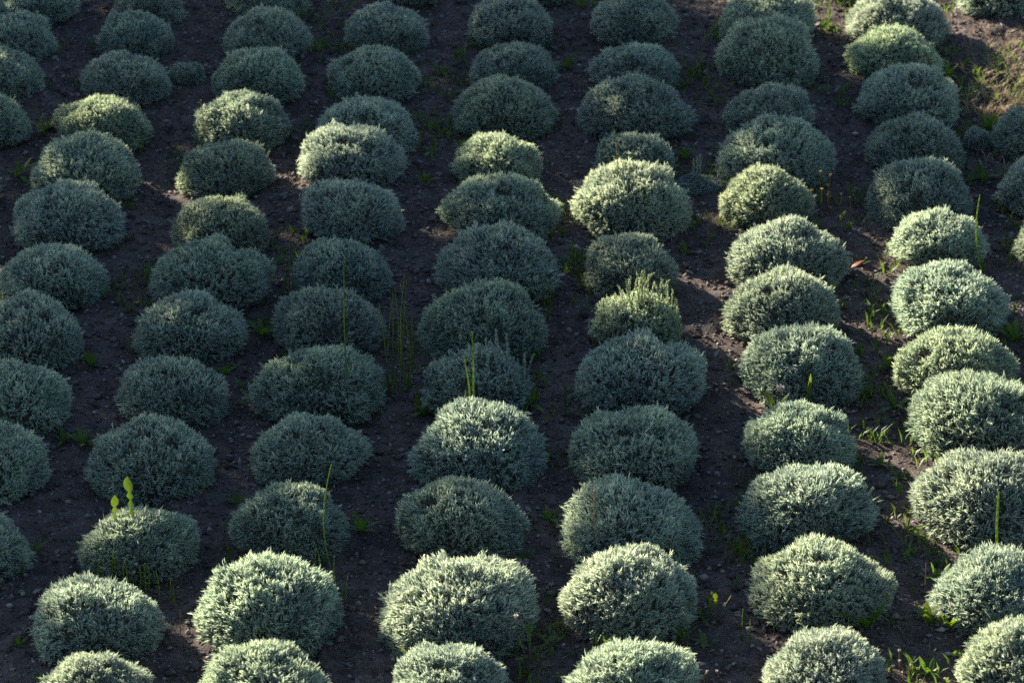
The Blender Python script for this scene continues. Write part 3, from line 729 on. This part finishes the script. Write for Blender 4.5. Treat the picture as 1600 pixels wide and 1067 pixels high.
def flower_stems(px, py, hs, label, bud, n_bud_r=0.006, tint=(0.7, 0.65, 0.4), name='wild_flower', spread=14):
    r = np.random.default_rng(int(px) + 5)
    g0 = ground_at(px, py); root = obj(name, None); root.location = (g0[0], g0[1], zat(g0) - 0.004)
    for k, hp in enumerate(hs):
        g = ground_at(px + r.uniform(-spread, spread), py + r.uniform(-6, 6)); h = hp / (scale_at(g) * 0.9)
        b = np.array([[g[0] - g0[0], g[1] - g0[1], -0.01]]); t = b + np.array([[r.normal() * 0.01, r.normal() * 0.01, h]])
        v, f, per = rods([b, (b + t) / 2 + r.normal(size=(1, 3)) * 0.004, t], [0.002, 0.0018, 0.0014], closed_tip=False, sides=5)
        st = obj('stem', mesh_from('flower_stem', v, f, [M_DRY], tone=np.full(len(v), 0.25)), root); st.color = (*tint, 1)
        vv = OCT * np.array([1, 1, 1.3]) * n_bud_r * r.uniform(0.8, 1.3)
        m = 8; a = np.arange(m) * 6.283 / m
        pet_b = np.repeat(t, m, 0) + np.stack([np.cos(a), np.sin(a), np.zeros(m)], 1) * n_bud_r * 0.3
        pet_t = np.repeat(t, m, 0) + np.stack([np.cos(a) * 1.3, np.sin(a) * 1.3, np.full(m, 1.1)], 1) * n_bud_r
        pv, pf, _ = rods([pet_b, (pet_b + pet_t) / 2, pet_t], [n_bud_r * 0.2, n_bud_r * 0.4, 0])
        V, F, T = join([(vv + t, OF, 0.5), (pv, pf, 0.8)])
        obj('flower_head', mesh_from('flower_head', V, F, [bud], tone=T), root)
    return tag(root, label, 'flower')
flower_stems(1283, 330, (62, 58, 48, 40, 36), 'brown-stemmed weed with small yellow flowers at the right of an upper lit dome', M_YEL, 0.005)
flower_stems(1300, 335, (44, 38, 40, 30), 'reddish dry stalks right of the small yellow flowers', M_DRY, 0.003, (0.9, 0.5, 0.35), 'dry_stalk')
flower_stems(1330, 345, (34, 22), 'two short dry stalks on soil right of the reddish stalks', M_DRY, 0.003, (0.9, 0.75, 0.5), 'dry_stalk', 10)
flower_stems(1213, 655, (50,), 'cream and red flower head in front of a dome right of centre', M_PALE, 0.014)
flower_stems(809, 1035, (78,), 'single pale flower bud on a thin stem at bottom centre', M_PALE, 0.007)
flower_stems(1483, 985, (42, 30), 'pinkish flower spike above the glowing leaves at lower right', M_PALE, 0.007)
flower_stems(1525, 985, (26, 24, 22, 26, 20), 'small pale withered flower heads at the lower right edge', M_PALE, 0.005, name='withered_flower', spread=32)
flower_stems(1110, 1065, (24, 20, 26, 22), 'small pale buds at the bottom edge left of a lit dome', M_PALE, 0.004, name='withered_flower', spread=30)
flower_stems(1420, 1062, (30, 36, 26, 24), 'pale withered buds at the bottom edge between lower right domes', M_PALE, 0.0045, name='withered_flower', spread=28)
flower_stems(205, 915, (42, 34), 'pale pink flower among the short horsetail shoots at lower left', M_PALE, 0.005)
flower_stems(1540, 75, (34, 20), 'upright reddish stalk on shaded soil at the upper right corner', M_DRY, 0.003, (0.9, 0.55, 0.4), 'dry_stalk', 14)

# low silvery self-sown tuft with upright shoots, upper right of centre
g = ground_at(1092, 286)
rt = obj('silvery_tuft', None); rt.location = (g[0], g[1], zat(g)); rt.scale = (0.11, 0.11, 0.032)
fo = obj('foliage', FOL_LOOSE, rt, 'stuff'); fo.color = (0.85, 0.9, 0.95, 1)
for j in range(3):
    so = obj('flower_shoot', SHOOTS[j], rt); so.location = (-0.05 - 0.13 * j + 0.1, 0.3, 0.5); so.scale = (1.0, 1.0, 3.6 - 0.4 * j)
tag(rt, 'small flat silvery tuft with three upright shoots, upper right of centre', 'shrub')

# a few larger stones
def stone(px, py, wpx, label, seed):
    r = np.random.default_rng(seed); g = ground_at(px, py); s_ = wpx / scale_at(g) / 2
    import bmesh
    bm = bmesh.new(); bmesh.ops.create_icosphere(bm, subdivisions=2, radius=1.0)
    ph = r.random(6) * 6.28
    for v_ in bm.verts:
        c = v_.co; k_ = 1 + 0.16 * math.sin(2.3 * c.x + ph[0]) + 0.14 * math.sin(3.1 * c.y + ph[1]) + 0.12 * math.sin(2.7 * c.z + ph[2])
        v_.co = Vector((c.x * k_, c.y * k_ * 0.8, c.z * k_ * 0.6))
    me = bpy.data.meshes.new('stone'); bm.to_mesh(me); bm.free(); me.materials.append(M_STONE)
    o = obj('stone', me); o.location = (g[0], g[1], zat(g) + s_ * 0.25); o.scale = (s_,) * 3; o.rotation_euler = (0, 0, r.random() * 6)
    return tag(o, label, 'stone', 'stones lying on the soil')
for k, (px, py, w, lab) in enumerate([
    (148, 641, 10, 'pale stone on dark soil near a left-hand weed'),
    (14, 946, 11, 'grey stone in the lower left corner soil'),
    (36, 925, 10, 'rounded grey stone left of the lower left lit dome'),
    (60, 922, 9, 'small grey stone close to the lower left lit dome'),
    (1375, 548, 11, 'pale stone in the lit soil strip of the right-hand gap'),
    (905, 105, 8, 'white pebble on shaded far soil at top centre'),
    (1063, 515, 9, 'pale stone right of the small dome with flowering shoots'),
    (1120, 735, 11, 'flat grey stone on dark soil right of centre'),
    (855, 945, 12, 'pale stone in the gap between two bottom centre domes'),
    (165, 772, 12, 'flat grey stone left of two dandelion leaves')]): stone(px, py, w, lab, 500 + k)
